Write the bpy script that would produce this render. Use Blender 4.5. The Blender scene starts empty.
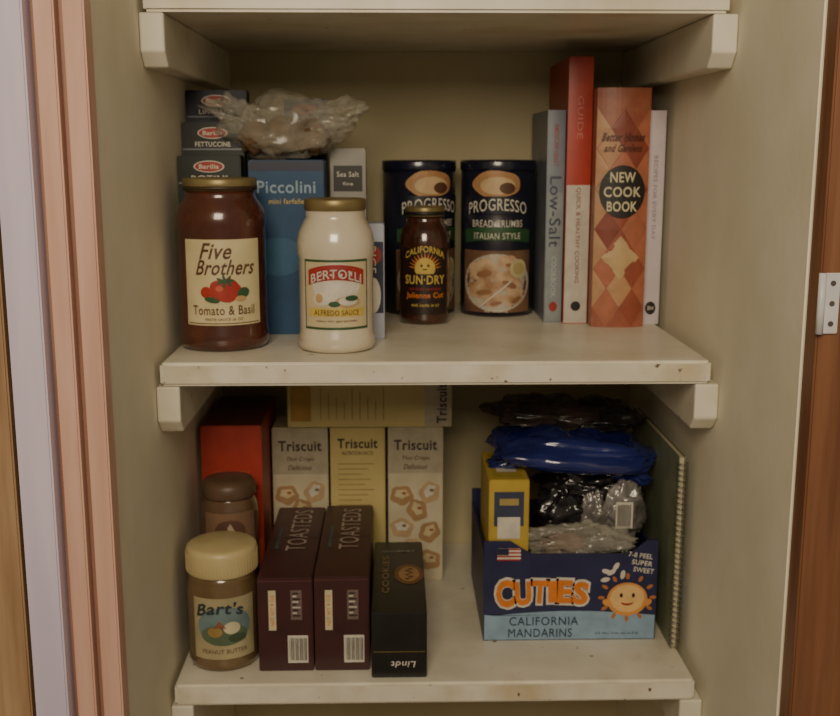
import bpy, bmesh, math, random
from mathutils import Vector, Matrix, noise
random.seed(4)
ZM,ZT,ZB=1.24,1.5785,0.8903
# ---------------------------------------------------------------- materials
_m={}
def mat(name,c,c2=None,rough=.5,metal=0,scale=30,bump=0,bscale=None,coat=0,alpha=1,spots=None,wave=None,trans=0,stretch=None,spec=.5):
    if name in _m: return _m[name]
    m=bpy.data.materials.new(name); m.use_nodes=True
    nt=m.node_tree; b=nt.nodes['Principled BSDF']
    b.inputs['Roughness'].default_value=rough; b.inputs['Metallic'].default_value=metal
    b.inputs['Coat Weight'].default_value=coat; b.inputs['Coat Roughness'].default_value=.08
    b.inputs['Alpha'].default_value=alpha; b.inputs['Transmission Weight'].default_value=trans
    b.inputs['Specular IOR Level'].default_value=spec
    if c2 is None: c2=tuple(x*.82 for x in c)
    tc=nt.nodes.new('ShaderNodeTexCoord'); mp=nt.nodes.new('ShaderNodeMapping')
    if stretch: mp.inputs['Scale'].default_value=stretch
    nt.links.new(tc.outputs['Object'],mp.inputs['Vector'])
    n=nt.nodes.new('ShaderNodeTexNoise'); n.inputs['Scale'].default_value=scale; n.inputs['Detail'].default_value=5
    nt.links.new(mp.outputs[0],n.inputs['Vector'])
    r=nt.nodes.new('ShaderNodeValToRGB')
    r.color_ramp.elements[0].position=.35; r.color_ramp.elements[1].position=.65
    r.color_ramp.elements[0].color=(*c2,1); r.color_ramp.elements[1].color=(*c,1)
    nt.links.new(n.outputs['Fac'],r.inputs['Fac'])
    out=r.outputs['Color']
    for sp in (spots or ()):
        col,sc,th,soft=sp
        n2=nt.nodes.new('ShaderNodeTexNoise'); n2.inputs['Scale'].default_value=sc; n2.inputs['Detail'].default_value=4
        nt.links.new(tc.outputs['Object'],n2.inputs['Vector'])
        r2=nt.nodes.new('ShaderNodeValToRGB'); r2.color_ramp.elements[0].position=th; r2.color_ramp.elements[1].position=th+soft
        nt.links.new(n2.outputs['Fac'],r2.inputs['Fac'])
        mx=nt.nodes.new('ShaderNodeMix'); mx.data_type='RGBA'
        nt.links.new(r2.outputs['Color'],mx.inputs['Factor']); nt.links.new(out,mx.inputs['A']); mx.inputs['B'].default_value=(*col,1)
        out=mx.outputs['Result']
    nt.links.new(out,b.inputs['Base Color'])
    if bump:
        n3=nt.nodes.new('ShaderNodeTexNoise'); n3.inputs['Scale'].default_value=bscale or scale*3; n3.inputs['Detail'].default_value=3
        nt.links.new(mp.outputs[0],n3.inputs['Vector'])
        bp=nt.nodes.new('ShaderNodeBump'); bp.inputs['Strength'].default_value=bump; bp.inputs['Distance'].default_value=.004
        nt.links.new(n3.outputs['Fac'],bp.inputs['Height']); nt.links.new(bp.outputs[0],b.inputs['Normal'])
    _m[name]=m; return m
def P(r,g,b):  # sRGB 0-255 -> linear
    return tuple(((x/255+.055)/1.055)**2.4 if x>10 else x/255/12.92 for x in (r,g,b))
def ink(name,r,g,b,rough=.45,metal=0): return mat('ink_'+name,P(r,g,b),rough=rough,metal=metal,scale=60)
# ---------------------------------------------------------------- builder
def flat(o,u,v):
    o,u,v=Vector(o),Vector(u),Vector(v); n=u.cross(v)
    return lambda x,y,h: o+u*x+v*y+n*h
def front(x,y,z): return flat((x,y,z),(1,0,0),(0,0,1))
def top(x,y,z): return flat((x,y,z),(1,0,0),(0,1,0))
def cyl(r,z0,a0=0): return lambda x,y,h: Vector(((r+h)*math.sin(x/r+a0),-(r+h)*math.cos(x/r+a0),z0+y))
_tc={}
def textmesh(t,bold):
    k=(t,bold)
    if k in _tc: return _tc[k]
    cu=bpy.data.curves.new('t','FONT'); cu.body=t; cu.size=1; cu.offset=bold; cu.resolution_u=3; cu.space_character=1.08
    ob=bpy.data.objects.new('t',cu); bpy.context.collection.objects.link(ob)
    dg=bpy.context.evaluated_depsgraph_get(); dg.update()
    me=ob.evaluated_get(dg).to_mesh()
    vs=[v.co.copy() for v in me.vertices]; fs=[tuple(p.vertices) for p in me.polygons]
    bpy.data.objects.remove(ob); bpy.data.curves.remove(cu)
    _tc[k]=(vs,fs); return vs,fs
class B:
    def __init__(s): s.v=[];s.f=[];s.m=[];s.sm=[];s.mats=[]
    def add(s,vs,fs,mt,smooth=False):
        if mt not in s.mats: s.mats.append(mt)
        i=s.mats.index(mt); o=len(s.v)
        s.v+= [tuple(v) for v in vs]
        for f in fs: s.f.append([o+k for k in f]); s.m.append(i); s.sm.append(smooth)
    def box(s,x0,x1,y0,y1,z0,z1,mt,bev=.0008,M=None):
        bm=bmesh.new(); bmesh.ops.create_cube(bm,size=1)
        for v in bm.verts: v.co=Vector(((x0+x1)/2+v.co.x*(x1-x0),(y0+y1)/2+v.co.y*(y1-y0),(z0+z1)/2+v.co.z*(z1-z0)))
        if bev: bmesh.ops.bevel(bm,geom=bm.edges[:],offset=bev,segments=2,affect='EDGES')
        if M: bmesh.ops.transform(bm,matrix=M,verts=bm.verts)
        bm.verts.index_update()
        s.add([v.co.copy() for v in bm.verts],[[v.index for v in f.verts] for f in bm.faces],mt); bm.free()
    def lathe(s,prof,mt,seg=64,c=(0,0),smooth=True):
        vs=[];fs=[]
        for r,z in prof:
            for k in range(seg):
                a=2*math.pi*k/seg; vs.append((c[0]+r*math.cos(a),c[1]+r*math.sin(a),z))
        for i in range(len(prof)-1):
            for k in range(seg):
                k2=(k+1)%seg; fs.append([i*seg+k,i*seg+k2,(i+1)*seg+k2,(i+1)*seg+k])
        fs.append(list(range(seg))[::-1]); fs.append([(len(prof)-1)*seg+k for k in range(seg)])
        s.add(vs,fs,mt,smooth)
    def rect(s,S,x0,x1,y0,y1,h,mt,n=1,m=1,smooth=False):
        vs=[S(x0+(x1-x0)*i/n,y0+(y1-y0)*j/m,h) for j in range(m+1) for i in range(n+1)]
        fs=[[j*(n+1)+i,j*(n+1)+i+1,(j+1)*(n+1)+i+1,(j+1)*(n+1)+i] for j in range(m) for i in range(n)]
        s.add(vs,fs,mt,smooth)
    def poly(s,S,pts,h,mt,rings=1):
        cx=sum(p[0] for p in pts)/len(pts); cy=sum(p[1] for p in pts)/len(pts); n=len(pts)
        vs=[S(cx,cy,h)];fs=[]
        for r in range(1,rings+1):
            for p in pts: vs.append(S(cx+(p[0]-cx)*r/rings,cy+(p[1]-cy)*r/rings,h))
        for k in range(n): fs.append([0,1+k,1+(k+1)%n])
        for r in range(1,rings):
            a=1+(r-1)*n;b=1+r*n
            for k in range(n): fs.append([a+k,b+k,b+(k+1)%n,a+(k+1)%n])
        s.add(vs,fs,mt)
    def ell(s,S,cx,cy,rx,ry,h,mt,rot=0,rings=4,n=32,wob=0):
        pts=[]
        for k in range(n):
            a=2*math.pi*k/n; q=1+wob*math.sin(a*5+cx*900)
            x=rx*q*math.cos(a);y=ry*q*math.sin(a)
            pts.append((cx+x*math.cos(rot)-y*math.sin(rot),cy+x*math.sin(rot)+y*math.cos(rot)))
        s.poly(S,pts,h,mt,rings)
    def text(s,S,t,cx,cy,w,hh,h,mt,rot=0,bold=.01,arc=0,shear=0):
        vs,fs=textmesh(t,bold)
        if not vs: return
        x0=min(v.x for v in vs);x1=max(v.x for v in vs);y0=min(v.y for v in vs);y1=max(v.y for v in vs)
        out=[]
        for v in vs:
            x=((v.x-x0)/(x1-x0)-.5)*w; y=((v.y-y0)/(y1-y0)-.5)*hh
            x+=shear*y; y+=arc*(1-(2*x/w)**2)
            out.append(S(cx+x*math.cos(rot)-y*math.sin(rot),cy+x*math.sin(rot)+y*math.cos(rot),h))
        s.add(out,fs,mt)
    def build(s,name,loc=(0,0,0),rz=0,rx=0,ry=0):
        me=bpy.data.meshes.new(name); me.from_pydata(s.v,[],s.f)
        for m in s.mats: me.materials.append(m)
        for p,i,sm in zip(me.polygons,s.m,s.sm): p.material_index=i; p.use_smooth=sm
        me.update()
        ob=bpy.data.objects.new(name,me); bpy.context.collection.objects.link(ob)
        ob.location=loc; ob.rotation_euler=(rx,ry,rz); return ob
FX=-.04
def face(x,y): return math.atan2(FX-x,y+1.068)   # label turned roughly to the room
# ---------------------------------------------------------------- room shell
M_wall=mat('wall_paint',P(234,228,208),P(224,217,194),rough=.7,scale=9,bump=.08,bscale=90)
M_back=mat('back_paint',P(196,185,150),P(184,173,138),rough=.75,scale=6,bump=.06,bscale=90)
M_shelf=mat('shelf_paint',P(228,223,207),P(214,208,190),rough=.38,scale=14,bump=.04,spots=((P(190,174,138),9,.55,.3),(P(134,108,80),75,.70,.03)))
M_edge=mat('shelf_edge_paint',P(226,220,204),P(210,203,184),rough=.4,scale=20,spots=((P(188,168,128),14,.52,.25),(P(104,76,54),70,.645,.03)))
M_edge2=mat('shelf_edge_paint_clean',P(226,220,204),P(210,203,184),rough=.4,scale=20,spots=((P(188,168,128),14,.52,.25),(P(104,76,54),70,.69,.03)))
M_trimp=mat('trim_pink_lit',P(212,172,154),P(198,156,138),rough=.5,scale=12,stretch=(6,6,.5))  # pink light on the left trims, painted into their colour
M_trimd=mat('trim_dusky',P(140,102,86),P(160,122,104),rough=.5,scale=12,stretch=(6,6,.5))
M_lav=mat('trim_purple_lit',P(212,201,220),P(200,189,210),rough=.5,scale=8,stretch=(5,5,.5))  # lavender tint is the purplish light on the left side, put into the paint
M_wood=mat('door_wood',P(176,146,112),P(146,114,82),rough=.5,scale=9,stretch=(9,9,.6))
M_woodr=mat('frame_wood',P(136,92,64),P(108,68,44),rough=.45,scale=9,stretch=(9,9,.5))
def simple(name,*boxes,bev=.0015):
    b=B()
    for x in boxes: b.box(*x[:6],x[6],bev=bev)
    return b.build(name)
YB=.42
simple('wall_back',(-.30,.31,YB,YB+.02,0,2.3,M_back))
simple('wall_left',(-.30,-.282,-.165,YB,0,2.3,M_wall))
simple('wall_right',(.291,.31,-.21,YB,0,2.3,M_wall))
simple('floor',(-1.2,1.2,-1.9,YB+.02,-.03,0,mat('floor_boards',P(110,80,55),rough=.5)))
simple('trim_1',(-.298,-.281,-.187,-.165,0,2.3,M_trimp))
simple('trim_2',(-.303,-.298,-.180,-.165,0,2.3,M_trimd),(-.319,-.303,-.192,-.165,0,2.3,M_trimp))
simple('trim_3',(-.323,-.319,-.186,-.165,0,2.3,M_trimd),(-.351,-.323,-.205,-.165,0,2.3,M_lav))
simple('door_1',(-.9,-.354,-.205,-.165,0,2.2,M_wood))
tr=simple('trim_4',(.2925,.42,-.235,-.21,0,2.3,M_woodr))
def shelf(z,em):
    b=B(); b.box(-.277,.281,0,YB,z-.024,z,M_shelf,bev=.003)
    b.rect(front(0,0,z),-.273,.277,-.021,-.003,.0004,em,n=1)
    return b.build('shelf')
shelf(ZM,M_edge); shelf(ZB,M_edge2)
b=B(); b.box(-.277,.281,0,YB,ZT,ZT+.024,M_shelf,bev=.003); b.build('shelf')
def cleat(x0,x1,zt):
    b=B(); h=.05
    prof=[(.002,0),(.002,-.036),(.016,-h),(YB,-h),(YB,0)]
    vs=[(x,y,zt+z) for x in(x0,x1) for y,z in prof]; n=5
    fs=[[0,1,2,3,4],[9,8,7,6,5]]+[[k,(k+1)%n+0,(k+1)%n+n,k+n][::-1] for k in range(n)]
    b.add(vs,fs,M_shelf); o=b.build('shelf_cleat')
    md=o.modifiers.new('b','BEVEL'); md.width=.002; md.segments=2
for zt in (ZT,ZM-.0245,ZB-.0245):
    cleat(-.2815,-.258,zt-.0003); cleat(.266,.2905,zt-.0003)
# hinge plate screwed to the door frame
b=B(); w=mat('hinge_white',P(216,214,218),rough=.35,metal=0)
b.box(-.007,.006,-.003,0,-.024,.024,w); b.lathe([(.003,-.024),(.003,.024)],w,seg=16,c=(-.0085,-.003))
for z in(-.016,0,.016): b.ell(front(0,-.003,z),0,0,.0022,.0022,.0004,ink('screw',90,80,75)); 
hg=b.build('hinge_plate',(.3015,-.2351,1.332)); hg.parent=tr
# ---------------------------------------------------------------- shared inks
W=ink('white',212,206,192); CR=ink('cream',210,200,166); BK=ink('black',30,28,29); RD=ink('red',162,46,40); GD=ink('gold',204,168,76)
GR=ink('green',50,86,54); NV=ink('navy',38,42,70); YL=ink('yellow',206,178,86); BR=ink('brown',92,60,42); TAN=ink('tan',190,156,112)
ORG=ink('orange',218,126,50); LBL=ink('ltblue',138,166,190)
# ---------------------------------------------------------------- pasta sauce jar (red)
def lid(b,r,z0,z1,mt,rib=None):
    b.lathe([(r*.97,z0),(r,z0+.001),(r,z1-.0015),(r*.97,z1),(r*.9,z1),(r*.88,z1-.0008),(.001,z1-.0008)],mt)
sauce=mat('tomato_sauce',P(84,42,30),P(66,33,25),rough=.22,coat=.8,scale=40)
goldlid=mat('lid_gold',P(150,134,94),P(124,110,72),rough=.4,metal=.5)
b=B()
b.lathe([(.040,0),(.046,.002),(.048,.008),(.048,.018),(.047,.022),(.047,.128),(.048,.133),(.0475,.143),(.044,.152),(.0385,.159),(.037,.163),(.037,.168)],sauce)
lid(b,.0392,.168,.181,goldlid)
b.lathe([(.0396,.169),(.0396,.173)],ink('liddark',60,45,30))
S=cyl(.0473,.076)
lab=mat('label_cream',P(210,196,156),P(198,184,142),rough=.6,scale=40)
b.rect(S,-.043,.043,-.047,.043,.0003,lab,n=32,m=2,smooth=True)
b.rect(S,-.041,.041,-.0455,-.0445,.0006,BR,n=32)
b.text(S,'Five',-.006,.031,.032,.017,.0008,BR,bold=.015,shear=.3)
b.text(S,'Brothers',.004,.014,.062,.016,.0008,BR,bold=.015,shear=.3)
tomc=ink('tomato',166,48,36)
b.ell(S,.002,-.010,.017,.0125,.0008,tomc,wob=.05)
for k in range(7):
    a=k*.9; b.ell(S,.002+.005*math.cos(a),.0+.0025*math.sin(a),.0045,.0014,.0011+.0001*k,GR,rot=a)
b.ell(S,-.018,-.012,.006,.006,.0009,tomc); b.ell(S,.021,-.013,.007,.0055,.0009,GR,rot=.4); b.ell(S,.018,-.019,.006,.003,.0010,TAN); b.ell(S,-.012,-.02,.008,.003,.0010,GR,rot=-.2)
b.ell(S,-.004,-.008,.004,.003,.0013,ink('tom_hi',196,90,66))
b.text(S,'Tomato & Basil',0,-.031,.068,.010,.0008,BR,bold=.01)
b.text(S,'PASTA SAUCE 26 OZ',0,-.0405,.04,.003,.0008,BR)
b.build('pasta_sauce_jar',(-.2265,.103,ZM),rz=face(-.226,.1))
# ---------------------------------------------------------------- white sauce jar
ws=mat('alfredo_sauce',P(212,202,180),P(202,192,168),rough=.2,coat=1,scale=30)
b=B()
b.lathe([(.034,0),(.0395,.002),(.0412,.007),(.0412,.016),(.0395,.02),(.0395,.098),(.0412,.104),(.0412,.116),(.039,.126),(.034,.136),(.031,.141),(.031,.148)],ws)
lid(b,.0325,.148,.160,goldlid)
S=cyl(.0397,.062)
b.rect(S,-.037,.037,-.036,.037,.0003,mat('label_alf',P(202,186,150),P(190,176,140),rough=.5),n=32,smooth=True)
for y0,y1 in((-.036,-.0335),(.0345,.037)): b.rect(S,-.037,.037,y0,y1,.0006,GR,n=32)
b.rect(S,-.037,-.0355,-.036,.037,.0006,GR); b.rect(S,.0355,.037,-.036,.037,.0006,GR)
b.ell(S,0,.012,.026,.022,.0006,W)
pts=[(-.031+.062*i/16,.026+.006*(1-(2*i/16-1)**2)) for i in range(17)]+[(.031-.062*i/16,.010+.006*(1-(2*i/16-1)**2)) for i in range(17)]
b.poly(S,pts,.0009,RD,rings=3)
b.text(S,'BERTOLLI',0,.0165,.054,.0095,.0016,W,bold=.01,arc=.006)
b.ell(S,-.015,-.004,.009,.007,.0010,ink('garlic',218,212,196)); b.ell(S,-.018,-.003,.004,.005,.0013,TAN)
b.ell(S,.012,-.007,.014,.006,.0010,TAN); b.ell(S,.012,-.006,.010,.0045,.0013,W); b.ell(S,.016,-.003,.007,.003,.0015,GR); b.ell(S,-.002,-.009,.006,.003,.0012,GR)
b.rect(S,-.030,.030,-.022,-.0135,.0008,YL,n=16)
b.text(S,'ALFREDO SAUCE',0,-.018,.048,.0055,.0012,BR,bold=.01)
b.text(S,'creamy with aged parmesan',0,-.027,.044,.003,.0009,BR)
b.build('alfredo_sauce_jar',(-.103,.083,ZM),rz=face(-.103,.083))
# ---------------------------------------------------------------- sun dried tomato jar
b=B(); sd=mat('sundried',P(72,38,26),P(48,27,20),rough=.15,coat=1,scale=90)
b.lathe([(.027,0),(.0305,.002),(.031,.008),(.031,.095),(.0305,.106),(.027,.117),(.023,.123),(.0215,.127),(.0215,.131)],sd)
lid(b,.0245,.131,.1425,goldlid); b.lathe([(.0248,.1325),(.0248,.137)],BK)
S=cyl(.0312,.058)
b.rect(S,-.03,.03,-.045,.036,.0003,mat('label_dark',P(42,28,24),P(34,22,20),rough=.4),n=24,smooth=True)
for k in range(13):
    a=math.radians(10+160*k/12); b.poly(S,[(.014*math.cos(a-.07),.010+.014*math.sin(a-.07)),(.022*math.cos(a),.010+.022*math.sin(a)),(.014*math.cos(a+.07),.010+.014*math.sin(a+.07))],.0007,ORG)
b.ell(S,0,.012,.0125,.0125,.0008,YL); b.ell(S,-.004,.015,.0015,.002,.001,BR); b.ell(S,.004,.015,.0015,.002,.001,BR); b.ell(S,0,.0105,.003,.001,.001,BR)
b.text(S,'CALIFORNIA',0,.026,.050,.008,.0011,YL,bold=.02,arc=.009)
b.rect(S,-.027,.027,-.009,.005,.0012,mat('label_dark2',P(36,24,21),rough=.4),n=16)
b.text(S,'SUN·DRY',0,-.002,.05,.011,.0016,YL,bold=.02)
b.text(S,'Julienne Cut',0,-.022,.048,.009,.0008,ORG,bold=.02); b.text(S,'sun dried tomatoes',0,-.013,.04,.004,.0008,RD); b.text(S,'with herbs in oil',0,-.033,.034,.004,.0008,YL)
b.build('sun_dried_tomato_jar',(-.003,.262,ZM),rz=face(-.003,.262))
# ---------------------------------------------------------------- bread crumb canisters
def canister(x,y,r,h,rzo=0):
    b=B(); navy=mat('can_navy',P(32,34,50),P(24,26,40),rough=.35,coat=.3)
    b.lathe([(r*.96,0),(r,.001),(r,h-.012)],mat('can_bottom',P(60,50,50),rough=.4)) 
    b.lathe([(r+.0006,.003),(r+.0006,h-.012)],navy)
    lidm=mat('can_lid',P(26,29,50),rough=.25,coat=.5)
    b.lathe([(r+.0015,h-.013),(r+.002,h-.010),(r+.002,h-.002),(r+.001,h),(r-.004,h),(r-.006,h-.003),(.001,h-.003)],lidm)
    S=cyl(r+.001,0); q=r/.05
    food=mat('food_print',P(200,172,140),P(156,116,84),rough=.4,scale=55)
    b.rect(S,-.052*q,.052*q,.006,.085,.0003,mat('print_warm',P(132,100,76),P(96,68,54),rough=.4,scale=30),n=36,smooth=True)
    b.ell(S,.0,.044,.050*q,.037,.0006,ink('plate',186,176,160))
    for cx,cy,rx,ry,ro in((-.020,.060,.022,.014,.2),(.014,.046,.022,.013,-.4),(-.020,.036,.022,.012,.1),(.024,.026,.016,.010,.5),(.016,.070,.016,.009,-.2),(-.004,.022,.016,.008,.2)):
        b.ell(S,cx*q,cy,rx*q,ry,.0008+abs(cx)*.02,food,rot=ro,wob=.1)
        b.ell(S,cx*q+.003,cy-.004,rx*q*.5,ry*.3,.0014+abs(cx)*.02,ink('fd2',150,108,76),rot=ro)
    b.ell(S,.03*q,.062,.012,.012,.0018,ink('lime',196,184,140)); b.ell(S,.03*q,.062,.008,.008,.0020,ink('lime2',180,162,110))
    b.rect(lambda x,y,h2:S(x*.7+y*.5,y*.8+x*.6+.03,h2),-.034*q,.026*q,.0,.007,.0026,W,n=12)
    b.ell(S,-.002*q,.168,.034*q,.017,.0006,ink('toast',180,136,92),wob=.03); b.ell(S,0,.166,.024*q,.011,.0009,ink('toast2',206,178,136)); b.ell(S,.012,.163,.010,.007,.0012,BR)
    b.rect(S,-.05*q,.05*q,.131,.153,.0013,navy,n=24)
    b.text(S,'PROGRESSO',0,.137,.082*q,.015,.0020,W,bold=.005,arc=.006)
    b.text(S,'BREAD CRUMBS',0,.119,.070*q,.009,.0012,W,bold=.005)
    pts=[(-.05*q+.1*q*i/12,.111+.004*math.sin(i/12*math.pi)) for i in range(13)]+[(.05*q-.1*q*i/12,.094+.004*math.sin(i/12*math.pi)) for i in range(13)]
    b.poly(S,pts,.0006,GR,rings=3)
    b.text(S,'ITALIAN STYLE',0,.1035,.064*q,.008,.0014,W,bold=.005)
    b.text(S,'NET WT 24 OZ',0,.008,.03,.0035,.0007,W)
    b.build('bread_crumb_canister',(x,y,ZM),rz=face(x,y)+rzo)
canister(.0935,.342,.0470,.1975); canister(-.008,.357,.0465,.197,.35)
# ---------------------------------------------------------------- books
pages=mat('book_pages',P(206,196,168),P(180,168,140),rough=.8,scale=200,stretch=(40,1,1))
def book(name,x0,x1,y,h,d,cover,deco,curve=.003,rz=0):
    b=B(); w=x1-x0; t=.0025
    b.box(-w/2+t,w/2-t,.004,d-.004,.003,h-.003,pages,bev=0)
    b.box(-w/2,-w/2+t,.002,d,0,h,cover); b.box(w/2-t,w/2,.002,d,0,h,cover)
    n=12; vs=[];fs=[]
    for j,z in enumerate((0,h)):
        for i in range(n+1):
            u=-1+2*i/n; vs.append((u*w/2,-curve*(1-u*u)+.002,z))
        for i in range(n+1):
            u=-1+2*i/n; vs.append((u*(w/2),.0055,z))
    N=2*(n+1)
    for i in range(n): fs.append([i,i+1,N+i+1,N+i]); fs.append([n+1+i,i+n+2,N+n+2+i,N+n+1+i][::-1]); 
    for k in(0,N):
        for i in range(n): fs.append([k+i,k+i+1,k+n+2+i,k+n+1+i] if k else [k+i,k+n+1+i,k+n+2+i,k+i+1])
    b.add(vs,fs,cover)
    S=lambda x,yy,hh:Vector((x,-curve*(1-min(1,(2*x/w)**2))+.002-hh,yy))
    deco(b,S,w,h)
    return b.build(name,((x0+x1)/2,y,ZM),rz=rz)
def d_blue(b,S,w,h):
    b.rect(S,-w/2+.001,w/2-.001,.002,h*.62,.0003,ink('sp_blue2',140,148,152),n=8)
    b.text(S,'Low-Salt',0,h*.53,.085,.014,.0014,ink('sp_navy',58,66,90),rot=-math.pi/2,bold=.005)
    b.text(S,'COOKBOOK',0,h*.22,.05,.006,.0008,ink('spw',176,184,190),rot=-math.pi/2)
    b.text(S,'AMERICAN HEART',0,h*.84,.05,.006,.0008,ink('spr',160,80,76),rot=-math.pi/2)
    b.ell(S,0,.02,.005,.006,.0008,RD)
book('cookbook',.1440,.1655,.25,.257,.15,mat('cv_blue',P(126,134,146),P(112,120,132),rough=.4),d_blue,curve=.001)
def d_red(b,S,w,h):
    b.rect(S,-w/2+.0005,w/2-.0005,.001,h*.53,.0003,ink('sp_white',200,192,180),n=8)
    b.text(S,'GUIDE',0,h*.78,.05,.007,.0008,ink('sp_pink',194,106,92),rot=-math.pi/2)
    b.text(S,'QUICK & HEALTHY COOKING',0,h*.34,.115,.006,.0008,ink('sp_red',150,90,80),rot=-math.pi/2)
    b.ell(S,0,.022,.006,.006,.0008,BK)
book('cookbook',.1665,.1955,.24,.318,.165,mat('cv_red',P(176,58,42),P(160,50,38),rough=.35),d_red,curve=.001)
def d_plaid(b,S,w,h):
    cs=(ink('pl_a',172,104,78),ink('pl_b',134,64,48),ink('pl_c',186,142,104),ink('pl_d',152,80,60))
    a=w/4*.98; dz=.0235; k=0; z=dz
    while z+dz<h:
        for i,x in enumerate((-a,a) if k%2==0 else (0,)):
            b.poly(S,[(x,z-dz+.0006),(x+a-.0004,z),(x,z+dz-.0006),(x-a+.0004,z)],.0004,cs[(k*2+i*3+k//3)%4],rings=4)
        if k%2:
            for sx in(-1,1): b.poly(S,[(sx*w*.498,z-dz),(sx*w*.498,z+dz),(sx*a*1.02,z)][::sx],.0005,cs[(k+ (sx>0))%2*2],rings=3)
        z+=dz; k+=1
    b.poly(S,[(0,.058),(w*.36,.084),(0,.110),(-w*.36,.084)],.0009,ink('pl_e',196,166,122),rings=4)
    b.ell(S,0,h*.575,w*.43,.031,.0014,BK)
    for t,z,ww in(('NEW',h*.575+.017,.03),('COOK',h*.575,.044),('BOOK',h*.575-.017,.036)): b.text(S,t,0,z,ww,.012,.0020,CR,bold=.02)
    dk=ink('bh',84,40,30)
    b.text(S,'Better Homes',0,h*.80,.05,.010,.0014,dk,bold=.03,shear=.3); b.text(S,'and Gardens',0,h*.755,.044,.009,.0014,dk,bold=.03,shear=.3)
book('cookbook',.1965,.2595,.215,.281,.19,mat('cv_plaid',P(160,96,72),P(142,78,60),rough=.4,scale=60),d_plaid,curve=.006)
def d_wh(b,S,w,h):
    b.text(S,'RECIPES FOR EVERY DAY',0,h*.6,.10,.005,.0008,ink('sp_g',160,150,160),rot=-math.pi/2)
    b.ell(S,0,.02,.0065,.008,.0008,BK); b.text(S,'BH',0,.02,.007,.005,.0012,W)
book('cookbook',.2615,.2830,.235,.256,.17,mat('cv_white',P(206,196,202),P(194,184,190),rough=.4),d_wh,curve=.001)
# ---------------------------------------------------------------- generic carton
def carton(name,x0,x1,y0,y1,z0,h,mt,deco=None,rz=0):
    b=B(); w=x1-x0; d=y1-y0
    b.box(-w/2,w/2,0,d,0,h,mt,bev=.0012)
    dk=mat('seam',P(40,34,30),rough=.7)
    b.rect(top(0,0,h),-w/2+.001,w/2-.001,d*.52,d*.52+.0006,.0002,dk)
    F=front(0,0,0); T=top(0,0,h)
    if deco: deco(b,F,T,w,h,d)
    return b.build(name,((x0+x1)/2,y0,z0),rz=rz)
def pasta(word,z):
    def f(b,F,T,w,h,d):
        b.rect(F,-w/2+.001,w/2-.001,h-.031,h-.0292,.0003,ink('silver',120,124,130))
        b.ell(F,0,h-.012,.017,.0065,.0004,W); b.ell(F,0,h-.012,.0155,.0055,.0007,RD); b.text(F,'Barilla',0,h-.012,.022,.005,.001,W,bold=.02)
        b.text(F,word,0,h-.0245,.04,.0055,.0006,W,bold=.02)
        b.rect(F,-w*.3,w*.3,.03,h*.5,.0003,YL)
        b.text(F,'12 min',0,h-.040,.02,.004,.0006,W)
    return f
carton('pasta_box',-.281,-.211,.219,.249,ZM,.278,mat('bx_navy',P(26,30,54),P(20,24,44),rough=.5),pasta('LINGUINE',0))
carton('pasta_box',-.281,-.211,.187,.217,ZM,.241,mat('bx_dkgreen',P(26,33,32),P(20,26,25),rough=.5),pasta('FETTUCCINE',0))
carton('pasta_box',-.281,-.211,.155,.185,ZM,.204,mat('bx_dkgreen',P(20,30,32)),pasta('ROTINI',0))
def picc(b,F,T,w,h,d):
    b.rect(F,-w/2+.001,w/2-.001,h-.012,h-.001,.0003,NV)
    b.text(F,'Piccolini',0,h-.030,.066,.014,.0008,ink('ltb',146,170,188),bold=.015)
    b.text(F,'mini farfalle',0,h-.046,.04,.006,.0008,YL)
    b.ell(F,-.01,.09,.03,.022,.0005,ink('pic_b',46,94,130)); 
    for k in range(8): b.ell(F,.034-.006*(k%2),.03+.012*k,.006,.004,.0008,YL,rot=k)
carton('pasta_box',-.205,-.120,.17,.22,ZM,.199,mat('bx_blue',P(24,72,112),P(20,62,100),rough=.5),picc)
carton('pasta_box',-.172,-.122,.262,.30,ZM,.27,mat('bx_blue2',P(30,58,96),P(22,44,80),rough=.5),lambda b,F,T,w,h,d:(b.text(F,'PENNE',.0,h-.03,.035,.008,.0006,W),b.ell(F,0,h-.012,.016,.006,.0005,RD)))
def grey(b,F,T,w,h,d):
    b.rect(F,-w/2+.004,w/2-.004,h-.05,h-.02,.0004,BK); b.text(F,'Sea Salt',0,h-.030,.026,.006,.0008,W); b.text(F,'fine',0,h-.041,.012,.004,.0008,W)
    b.rect(F,-w/2+.002,w/2-.002,.02,h-.06,.0004,ink('greyp',120,118,112))
carton('salt_box',-.116,-.074,.225,.275,ZM,.212,mat('bx_grey',P(150,148,142),P(136,134,128),rough=.35),grey)
def bwr(b,F,T,w,h,d):
    b.rect(F,-w/2+.001,w/2-.001,.03,h-.02,.0004,NV); b.ell(F,.004,h-.035,.008,.01,.0007,RD); b.ell(F,.003,.05,.008,.02,.0007,W); b.text(F,'RICE',.002,.09,.03,.008,.0008,W,rot=-math.pi/2)
carton('rice_box',-.082,-.052,.135,.175,ZM,.13,mat('bx_whiteblue',P(170,176,190),rough=.4),bwr)
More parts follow.
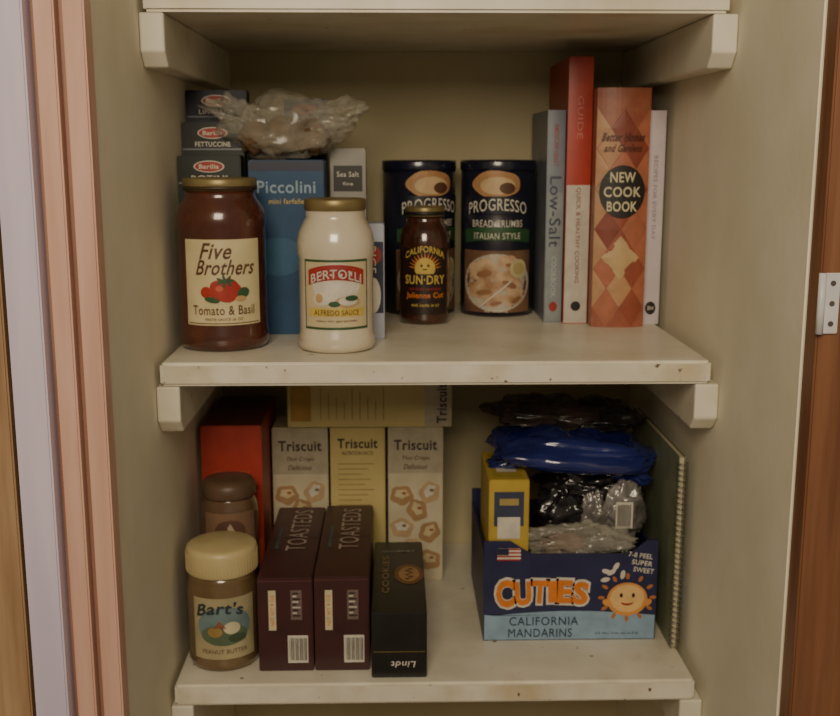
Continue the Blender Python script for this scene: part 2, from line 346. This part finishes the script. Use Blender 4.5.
# ---------------------------------------------------------------- soft bags: pillow shape + folds
def pillow(b,c,r,mt,amp=.25,fr=1.6,fine=.05,seed=0,flat_k=.75,rot=0,tilt=0,n=72,m=40,zmin=None):
    """superellipsoid pouch with broad soft folds, pinched ends"""
    vs=[];fs=[]
    for j in range(m+1):
        ph=-math.pi/2+math.pi*j/m
        for i in range(n):
            th=2*math.pi*i/n
            sp=lambda q,e: math.copysign(abs(q)**e,q)
            x=sp(math.cos(ph),.8)*sp(math.cos(th),flat_k); y=sp(math.cos(ph),.8)*sp(math.sin(th),flat_k); z=sp(math.sin(ph),.9)
            q=Vector((x,y,z))*fr+Vector((seed*5.3,seed*2.7,seed))
            k=1+amp*noise.noise(q)*1.6+fine*(1-2.4*abs(noise.noise(q*3.1)))
            z2=z*(1-.55*abs(x)**3)
            X,Y,Z=x*r[0]*k,y*r[1]*k,z2*r[2]*(k+amp*noise.noise(q*1.7+Vector((9,9,9)))*1.5)
            Z+=tilt*X
            p=Vector((X*math.cos(rot)-Y*math.sin(rot),X*math.sin(rot)+Y*math.cos(rot),Z))+Vector(c)
            if zmin is not None and p.z<zmin: p.z=zmin+(p.z-zmin)*.03
            vs.append(p)
    for j in range(m):
        for i in range(n):
            i2=(i+1)%n; fs.append([j*n+i,j*n+i2,(j+1)*n+i2,(j+1)*n+i])
    b.add(vs,fs,mt,True)
clear=mat('clear_plastic',P(206,202,188),P(176,172,156),rough=.16,alpha=.27,scale=20,bump=.5,bscale=45,coat=.9)
brd=mat('bread_brown',P(116,90,62),P(82,60,40),rough=.8,scale=50,bump=.4)
b=B()
for x,y,rr in((-.034,0,.022),(-.004,.004,.026),(.028,-.004,.020)): pillow(b,(x,y,.025),(rr,.024,.020),brd,.15,2,.06,seed=int(x*100)+7,n=40,m=24,zmin=.004)
pillow(b,(-.002,0,.034),(.066,.036,.034),clear,.22,1.7,.12,seed=2,zmin=.001)
pillow(b,(-.058,.0,.050),(.028,.018,.013),clear,.4,2,.2,seed=3,tilt=-.3,n=48,m=28); pillow(b,(.056,-.004,.050),(.030,.018,.013),clear,.4,2,.2,seed=5,tilt=.15,n=48,m=28)
b.build('bag_of_rolls',(-.163,.195,ZM+.1995))
# ---------------------------------------------------------------- bottom shelf
b=B(); am=mat('jar_contents',P(116,94,64),P(98,78,52),rough=.2,coat=.8,scale=40)
b.lathe([(.033,0),(.0375,.002),(.039,.008),(.039,.088),(.0375,.096),(.0365,.100),(.0365,.108)],am)
lidc=mat('lid_cream',P(198,182,136),P(188,172,126),rough=.4)
b.lathe([(.0375,.106),(.039,.108),(.039,.130),(.0378,.1345),(.034,.1365),(.001,.137)],lidc)
for k in range(60):
    a=2*math.pi*k/60; b.box(.0388,.0394,-.0006,.0006,.109,.129,lidc,bev=0,M=Matrix.Rotation(a,4,'Z'))
S=cyl(.0392,.052)
b.rect(S,-.036,.036,-.036,.034,.0003,mat('label_beige',P(174,163,128),P(156,146,114),rough=.5),n=32,smooth=True)
b.ell(S,0,.002,.030,.022,.0006,ink('jar_blue',112,134,136)); b.ell(S,.0,-.008,.026,.012,.0009,ink('jar_grn',92,110,86)); b.ell(S,.008,.0,.009,.007,.0012,CR); b.ell(S,-.010,-.004,.008,.006,.0012,ink('jar_gold',160,132,78))
b.ell(S,.014,-.012,.010,.005,.0013,ink('jar_grn2',66,84,64)); b.poly(S,[(-.012,.0),(.002,.0),(-.005,.009)],.0014,ink('roof',140,92,66),rings=2)
b.text(S,"Bart's",-.004,.020,.050,.014,.0018,ink('jar_nv',50,58,70),bold=.02,arc=.004,shear=.2)
b.text(S,'PEANUT BUTTER',0,-.027,.05,.005,.0008,BR,bold=.0)
b.build('peanut_butter_jar',(-.2325,.066,ZB),rz=face(-.231,.066))
b=B(); bb=mat('syrup_brown',P(104,80,60),P(84,62,48),rough=.25,coat=.6)
b.lathe([(.028,0),(.032,.003),(.033,.01),(.033,.145),(.032,.155),(.029,.163),(.029,.166)],bb); b.lathe([(.030,.165),(.031,.167),(.031,.178),(.028,.184),(.018,.187),(.001,.188)],ink('dkcap',96,74,58))
S=cyl(.0332,.122); b.rect(S,-.032,.032,-.035,.030,.0003,mat('syrup_label',P(132,104,84),P(114,86,68),rough=.5),n=24,smooth=True)
b.ell(S,0,.008,.018,.014,.0005,ink('lbl_r',96,70,56)); b.poly(S,[(-.010,.002),(.010,.002),(.0,.018)],.0008,ink('lblw',180,160,140),rings=2); b.text(S,'Northwoods',0,-.012,.044,.007,.0008,CR,bold=.02); b.text(S,'MOLASSES',0,-.022,.034,.005,.0008,CR)
b.build('molasses_jar',(-.235,.146,ZB),rz=face(-.235,.146))
def redd(b,F,T,w,h,d):
    b.rect(F,-w/2+.004,w/2-.004,h-.08,h-.074,.0004,ink('rd2',130,40,32)); b.text(F,'CRACKERS',0,h-.06,.045,.008,.0006,ink('rdt',186,96,66),bold=.0); b.rect(F,-w/2+.002,w/2-.002,.02,.09,.0004,ink('rd3',196,80,50))
    b.rect(T,-w/2+.001,w/2-.001,.001,d-.001,.0003,ink('rdtop',96,46,38))
carton('cracker_box',-.276,-.2025,.20,.36,ZB,.233,mat('bx_red',P(172,58,42),P(154,48,36),rough=.45),redd)
ty=mat('bx_tan',P(200,184,124),P(190,172,112),rough=.45,scale=20); tw=mat('bx_cream',P(202,193,166),P(190,180,152),rough=.45)
def tris(kind):
    def f(b,F,T,w,h,d):
        if kind==0:
            b.rect(F,-w/2+.001,w/2-.001,h-.062,h-.001,.0003,ink('tgrey',180,171,147))
            b.text(F,'Triscuit',0,h-.024,.056,.014,.0008,ink('tri',64,52,48),bold=.025)
            b.text(F,'Thin Crisps',0,h-.042,.036,.007,.0008,BR,shear=.3); b.text(F,'Delicious',0,h-.053,.03,.007,.0008,BR,shear=.3)
            cook=ink('crisp',170,136,96); cook2=ink('crisp2',192,164,126)
            for k,(x,z) in enumerate(((-.018,.118),(.018,.122),(.002,.098),(-.018,.074),(.018,.068),(-.004,.045),(.018,.03),(-.018,.02))):
                b.ell(F,x,z,.015,.013,.0006+k*.0002,cook2 if k%2 else cook,rot=k,wob=.08); b.ell(F,x,z+.002,.009,.006,.0007+k*.0002,W if k%2 else ink('chz',206,190,150),rot=k,wob=.12)
                b.ell(F,x+.003,z+.003,.003,.002,.0009+k*.0002,ink('topg',120,112,80) if k%2 else ink('topr',156,92,68))
        else:
            b.text(F,'Triscuit',0,h-.022,.052,.013,.0008,ink('tri',60,48,44),bold=.025)
            b.text(F,'NUTRITION FACTS',0,h-.035,.04,.005,.0008,BR)
            for k in range(14): b.rect(F,-w*.36,w*.30-(k*7%5)*.004,h-.05-k*.007,h-.0488-k*.007,.0004,ink('tline',160,136,86))
            b.rect(F,-w*.3,w*.2,.02,.05,.0004,ink('ty2',180,140,60))
    return f
carton('cracker_box',-.200,-.128,.285,.345,ZB,.208,tw,tris(0)); carton('cracker_box',-.125,-.054,.285,.345,ZB,.209,ty,tris(1)); carton('cracker_box',-.050,.021,.28,.345,ZB,.210,tw,tris(0))
def lay(b,F,T,w,h,d):
    b.rect(F,w/2-.035,w/2-.001,.001,h-.001,.0003,ink('tgrey2',180,171,147))
    b.text(F,'Triscuit',w/2-.013,h*.5,.052,.013,.0008,ink('tri',60,48,44),rot=math.pi/2,bold=.025)
    for k in range(9): b.rect(F,-w*.3+k*.010,-w*.3+k*.010+.0012,.010,h-.010-(k*5%4)*.006,.0004,ink('tline',150,120,70))
    b.rect(F,-w/2+.004,-w/2+.03,.008,h-.008,.0004,ink('ty2',180,140,60))
carton('cracker_box',-.178,.032,.275,.345,ZB+.211,.062,ty,lay)
mar=mat('bx_maroon',P(70,38,38),P(60,32,33),rough=.4)
def toast(b,F,T,w,h,d):
    b.text(T,'TOASTEDS',.004,d*.64,.14,.023,.0005,ink('tt',176,158,148),rot=math.pi/2,bold=0)
    b.text(T,'party crackers',-.018,d*.52,.07,.006,.0005,ink('teal',80,130,136),rot=math.pi/2)
    b.rect(F,.002,.024,.010,.042,.0004,W)
    for k in range(12): b.rect(F,.004+k*.0016,.004+k*.0016+(.0009 if k%3 else .0005),.013,.039,.0006,BK)
    b.rect(F,-.018,-.010,.048,.094,.0004,CR); b.text(F,'NET WT 8 OZ',-.014,.071,.036,.004,.0007,ORG,rot=math.pi/2)
    b.rect(F,.006,.018,.060,.094,.0003,ink('mar3',120,100,96))
    for k in range(9):
        b.rect(F,.008,.0165-(k*5%3)*.002,.064+k*.0032,.0656+k*.0032,.0006,W if k%2 else BK)
    b.rect(F,-w/2+.001,w/2-.001,h-.004,h-.003,.0003,ink('mar2',100,60,56))
carton('toasted_cracker_box',-.190,-.1305,.03,.265,ZB,.108,mar,toast); carton('toasted_cracker_box',-.129,-.0695,.03,.268,ZB,.109,mar,toast)
def choc(b,F,T,w,h,d):
    b.text(F,'Lindt',.004,.016,.026,.007,.0005,W,rot=math.pi,shear=.2); b.rect(F,-w/2+.002,w/2-.002,.03,.031,.0004,ink('dgold',120,100,50))
    b.ell(T,.012,d*.5,.017,.03,.0004,ink('ck1',120,84,50)); b.ell(T,.012,d*.5,.012,.022,.0006,ink('ck2',170,130,84))
    for k in range(6): b.ell(T,.010+.004*(k%2),d*.5-.015+.006*k,.003,.002,.0009,BR)
    b.text(T,'COOKIES',-.015,d*.5,.11,.008,.0005,ink('dgold2',140,122,80),rot=math.pi/2); b.text(T,'GOURMET',.0,d*.84,.04,.006,.0005,ink('dw',160,156,150))
carton('cookie_box',-.067,-.0075,.012,.225,ZB,.075,mat('bx_black',P(36,35,31),P(28,27,25),rough=.35),choc)
# mandarin crate
cn=mat('crate_navy',P(42,46,84),P(36,39,72),rough=.4); card=mat('cardboard',P(150,120,84),P(130,102,70),rough=.8)
b=B(); X0,X1,Y0,Y1,H=-.1,.1,0,.20,.105; t=.003
b.box(X0,X1,Y0,Y1,0,t,card)
def panel(pts,y,th):
    n=len(pts); vs=[(x,y,z) for x,z in pts]+[(x,y+th,z) for x,z in pts]
    b.add(vs,[list(range(n)),list(range(n,2*n))[::-1]]+[[k,k+n,(k+1)%n+n,(k+1)%n][::1] for k in range(n)],cn)
prof=[(X0,0),(X1,0),(X1,.121),(X1-.012,.121),(X1-.032,H),(X0+.055,H),(X0+.030,.121),(X0,.121)]
panel(prof,Y0,t); panel(prof,Y1-t,t)
b.box(X0,X0+t,Y0+t,Y1-t,0,.105,cn); b.box(X1-t,X1,Y0+t,Y1-t,0,.105,cn)
F=front(0,0,0)
pts=[(X0+.001,.001),(X1-.001,.001),(X1-.001,.030)]+[(X1-.001-.198*i/20,.030+.006*math.sin(i/20*math.pi)) for i in range(1,20)]+[(X0+.001,.032)]
b.poly(F,pts,.0004,LBL,rings=1)
lx=-.086; widths=dict(C=.021,U=.019,T=.018,I=.010,E=.017,S=.018)
for i,ch in enumerate('CUTIES'):
    ww=widths[ch]; hh=(.034,.029,.028,.026,.028,.028)[i]; cy=(.058,.058,.060,.060,.060,.058)[i]; rt=(.05,.05,-.03,.02,-.04,-.10)[i]
    b.text(F,ch,lx+ww/2,cy,ww+.005,hh+.006,.0006,W,bold=.09,rot=rt); b.text(F,ch,lx+ww/2,cy,ww,hh,.0014,ORG,bold=.05,rot=rt); lx+=ww+.0008
b.text(F,'CALIFORNIA',-.030,.024,.080,.0105,.0012,NV,bold=.0); b.text(F,'MANDARINS',-.034,.0095,.074,.0105,.0012,NV,bold=.0)
for k in range(12):
    a=2*math.pi*k/12; b.ell(F,.066+.030*math.cos(a),.052+.026*math.sin(a),.004,.0022,.0006,ink('leafy',176,110,66),rot=a)
b.ell(F,.066,.050,.0235,.0205,.0010,ink('cut1',216,148,78)); b.ell(F,.066,.051,.020,.017,.0013,ink('cut2',226,186,124))
for sx in(-1,1): b.ell(F,.066+sx*.007,.055,.0018,.0028,.0016,BK); b.ell(F,.066+sx*.023,.046,.006,.004,.0014,ink('cut1',236,150,60),rot=.5*sx)
b.ell(F,.066,.046,.007,.0035,.0016,RD); b.ell(F,.066,.0475,.007,.0022,.0018,ink('cut2',246,190,110))
for x,z,r1 in((.047,.083,.6),(.060,.080,1.4),(.040,.074,.2),(.052,.090,1.0),(.041,.084,-.3)): b.ell(F,x,z,.0055,.0028,.0006+x*.004,W,rot=r1)
b.text(F,'7-8 PEEL',.080,.103,.028,.006,.0006,W,rot=-.15,bold=.02); b.text(F,'SUPER',.082,.094,.024,.006,.0006,W,rot=-.15,bold=.02); b.text(F,'SWEET',.084,.085,.024,.006,.0006,W,rot=-.15,bold=.02)
b.rect(F,-.085,-.058,.098,.113,.0006,W)
for k in range(4): b.rect(F,-.085,-.058,.098+k*.0043,.0999+k*.0043,.0009,RD)
b.rect(F,-.085,-.072,.105,.113,.0012,NV)
b.text(F,'U.S. No.1 fruit, net wt 5 lb',.055,.008,.05,.003,.0008,NV)
b.build('mandarin_crate',(.1605,.10,ZB))
def yb(b,F,T,w,h,d):
    b.rect(F,-w/2+.006,w/2-.006,h-.055,h-.014,.0004,ink('yb1',60,66,90)); b.rect(F,-w/2+.010,w/2-.010,h-.070,h-.044,.0007,W)
    b.rect(F,-w/2+.012,w/2-.012,h-.030,h-.022,.0007,ink('yb3',170,150,90))
    b.rect(T,-w/2+.006,w/2-.006,.01,d-.01,.0004,ink('yb2',170,150,60)); b.rect(T,-w/4,w/4,.03,d-.03,.0006,W)
carton('granola_bar_box',.066,.112,.108,.225,ZB+.0035,.188,mat('bx_yellow',P(190,164,70),P(174,148,60),rough=.4),yb)
blk=mat('wrap_black',P(40,38,42),P(22,21,24),rough=.2,coat=.5,scale=18,bump=.6,bscale=30)
blk2=mat('wrap_dark_print',P(66,50,48),P(34,31,34),rough=.25,coat=.4,scale=25,bump=.4,bscale=30)
slv=mat('wrap_silver',P(160,157,154),P(104,100,98),rough=.25,metal=.4,scale=20,bump=.6,bscale=40)
b=B()
pillow(b,(-.030,.0,.060),(.034,.050,.060),blk,.2,1.8,.08,seed=11,zmin=.001)
pillow(b,(.030,.004,.062),(.034,.055,.060),blk,.2,1.8,.08,seed=13,zmin=.001)
pillow(b,(-.030,-.026,.134),(.026,.016,.026),blk,.25,2,.1,seed=14,tilt=.1)
pillow(b,(.004,-.034,.132),(.018,.012,.024),slv,.25,2,.12,seed=26,rot=-.2,tilt=.3)
pillow(b,(.042,-.034,.136),(.026,.012,.032),slv,.25,2,.12,seed=16,rot=.2)
pillow(b,(.006,.010,.155),(.055,.035,.022),blk,.25,2,.12,seed=19)
S=lambda x,y,h:Vector((x+.040,-.0505-h,y+.136)); b.rect(S,-.010,.010,-.014,.018,.0,W)
for k in range(9): b.rect(S,-.008+k*.0018,-.007+k*.0018,-.011,.015,.0005,BK)
b.build('snack_bag',(.186,.178,ZB+.0035))
blu=mat('wrap_blue',P(32,44,112),P(22,30,86),rough=.16,coat=.8,scale=14,bump=.3,bscale=18)
b=B(); pillow(b,(0,0,0),(.092,.05,.023),blu,.16,1.3,.07,seed=21,flat_k=.6); pillow(b,(.064,-.028,-.016),(.028,.012,.012),blu,.25,2,.08,seed=23,tilt=-.2,n=40,m=24)
pillow(b,(-.07,-.02,-.012),(.028,.016,.010),blu,.25,2,.08,seed=25,tilt=.3,n=40,m=24)
b.build('chip_bag',(.170,.185,ZB+.209),rx=.10,ry=.07)
b=B(); pillow(b,(-.02,0,0),(.062,.045,.014),blk2,.3,1.8,.1,seed=31); pillow(b,(.045,.004,-.004),(.045,.04,.012),blk,.3,1.8,.1,seed=33); b.build('snack_bag',(.165,.225,ZB+.242),rx=.1)
b=B(); pillow(b,(0,0,0),(.056,.010,.018),clear,.3,2.0,.2,seed=41); pillow(b,(-.016,.003,-.004),(.024,.006,.012),ink('cl_in',120,92,76),.3,2,.1,seed=42,n=40,m=24); pillow(b,(.028,.003,-.004),(.02,.006,.011),slv,.3,2,.1,seed=43,n=40,m=24); b.build('plastic_bag',(.170,.118,ZB+.114))
# spiral notebook
b=B(); cov=mat('note_cover',P(128,132,108),P(112,118,96),rough=.5)
b.box(-.004,-.0028,.006,.24,0,.228,cov,bev=.0003); b.box(-.0026,.0022,.008,.238,.002,.226,pages,bev=0); b.box(.0024,.0036,.006,.24,0,.228,cov,bev=.0003)
wire=mat('wire',P(150,148,138),rough=.35,metal=.8)
for k in range(34):
    z=.008+k*.0064; vs=[];fs=[];n=14;m=6
    for i in range(n):
        a=2*math.pi*i/n
        for j in range(m):
            c=2*math.pi*j/m; rr=.0058+.0008*math.cos(c); vs.append((rr*math.cos(a),.006+rr*math.sin(a),z+.0008*math.sin(c)+a*.0003))
    for i in range(n):
        for j in range(m): fs.append([i*m+j,((i+1)%n)*m+j,((i+1)%n)*m+(j+1)%m,i*m+(j+1)%m])
    b.add(vs,fs,wire,True)
b.build('spiral_notebook',(.2765,.068,ZB))
# ---------------------------------------------------------------- light, camera
w=bpy.data.worlds.new('w'); bpy.context.scene.world=w; w.use_nodes=True
w.node_tree.nodes['Background'].inputs[0].default_value=(1,.85,.66,1); w.node_tree.nodes['Background'].inputs[1].default_value=.21
l=bpy.data.lights.new('ceiling_lamp','AREA'); l.energy=18.5; l.size=.6; l.color=(1,.84,.61)
o=bpy.data.objects.new('ceiling_lamp',l); bpy.context.collection.objects.link(o); o.location=(-.15,-1.55,2.0)
o.rotation_euler=(Vector((0,0.1,1.2))-o.location).to_track_quat('-Z','Y').to_euler()
c=bpy.data.cameras.new('cam'); c.lens=1080/840*36; c.sensor_width=36; c.clip_start=.01
c.dof.use_dof=True; c.dof.focus_distance=.82; c.dof.aperture_fstop=14
co=bpy.data.objects.new('camera',c); bpy.context.collection.objects.link(co)
co.location=(-.04,-1.068,1.45); co.rotation_euler=(math.radians(79.1),0,math.radians(-1.33))
bpy.context.scene.camera=co
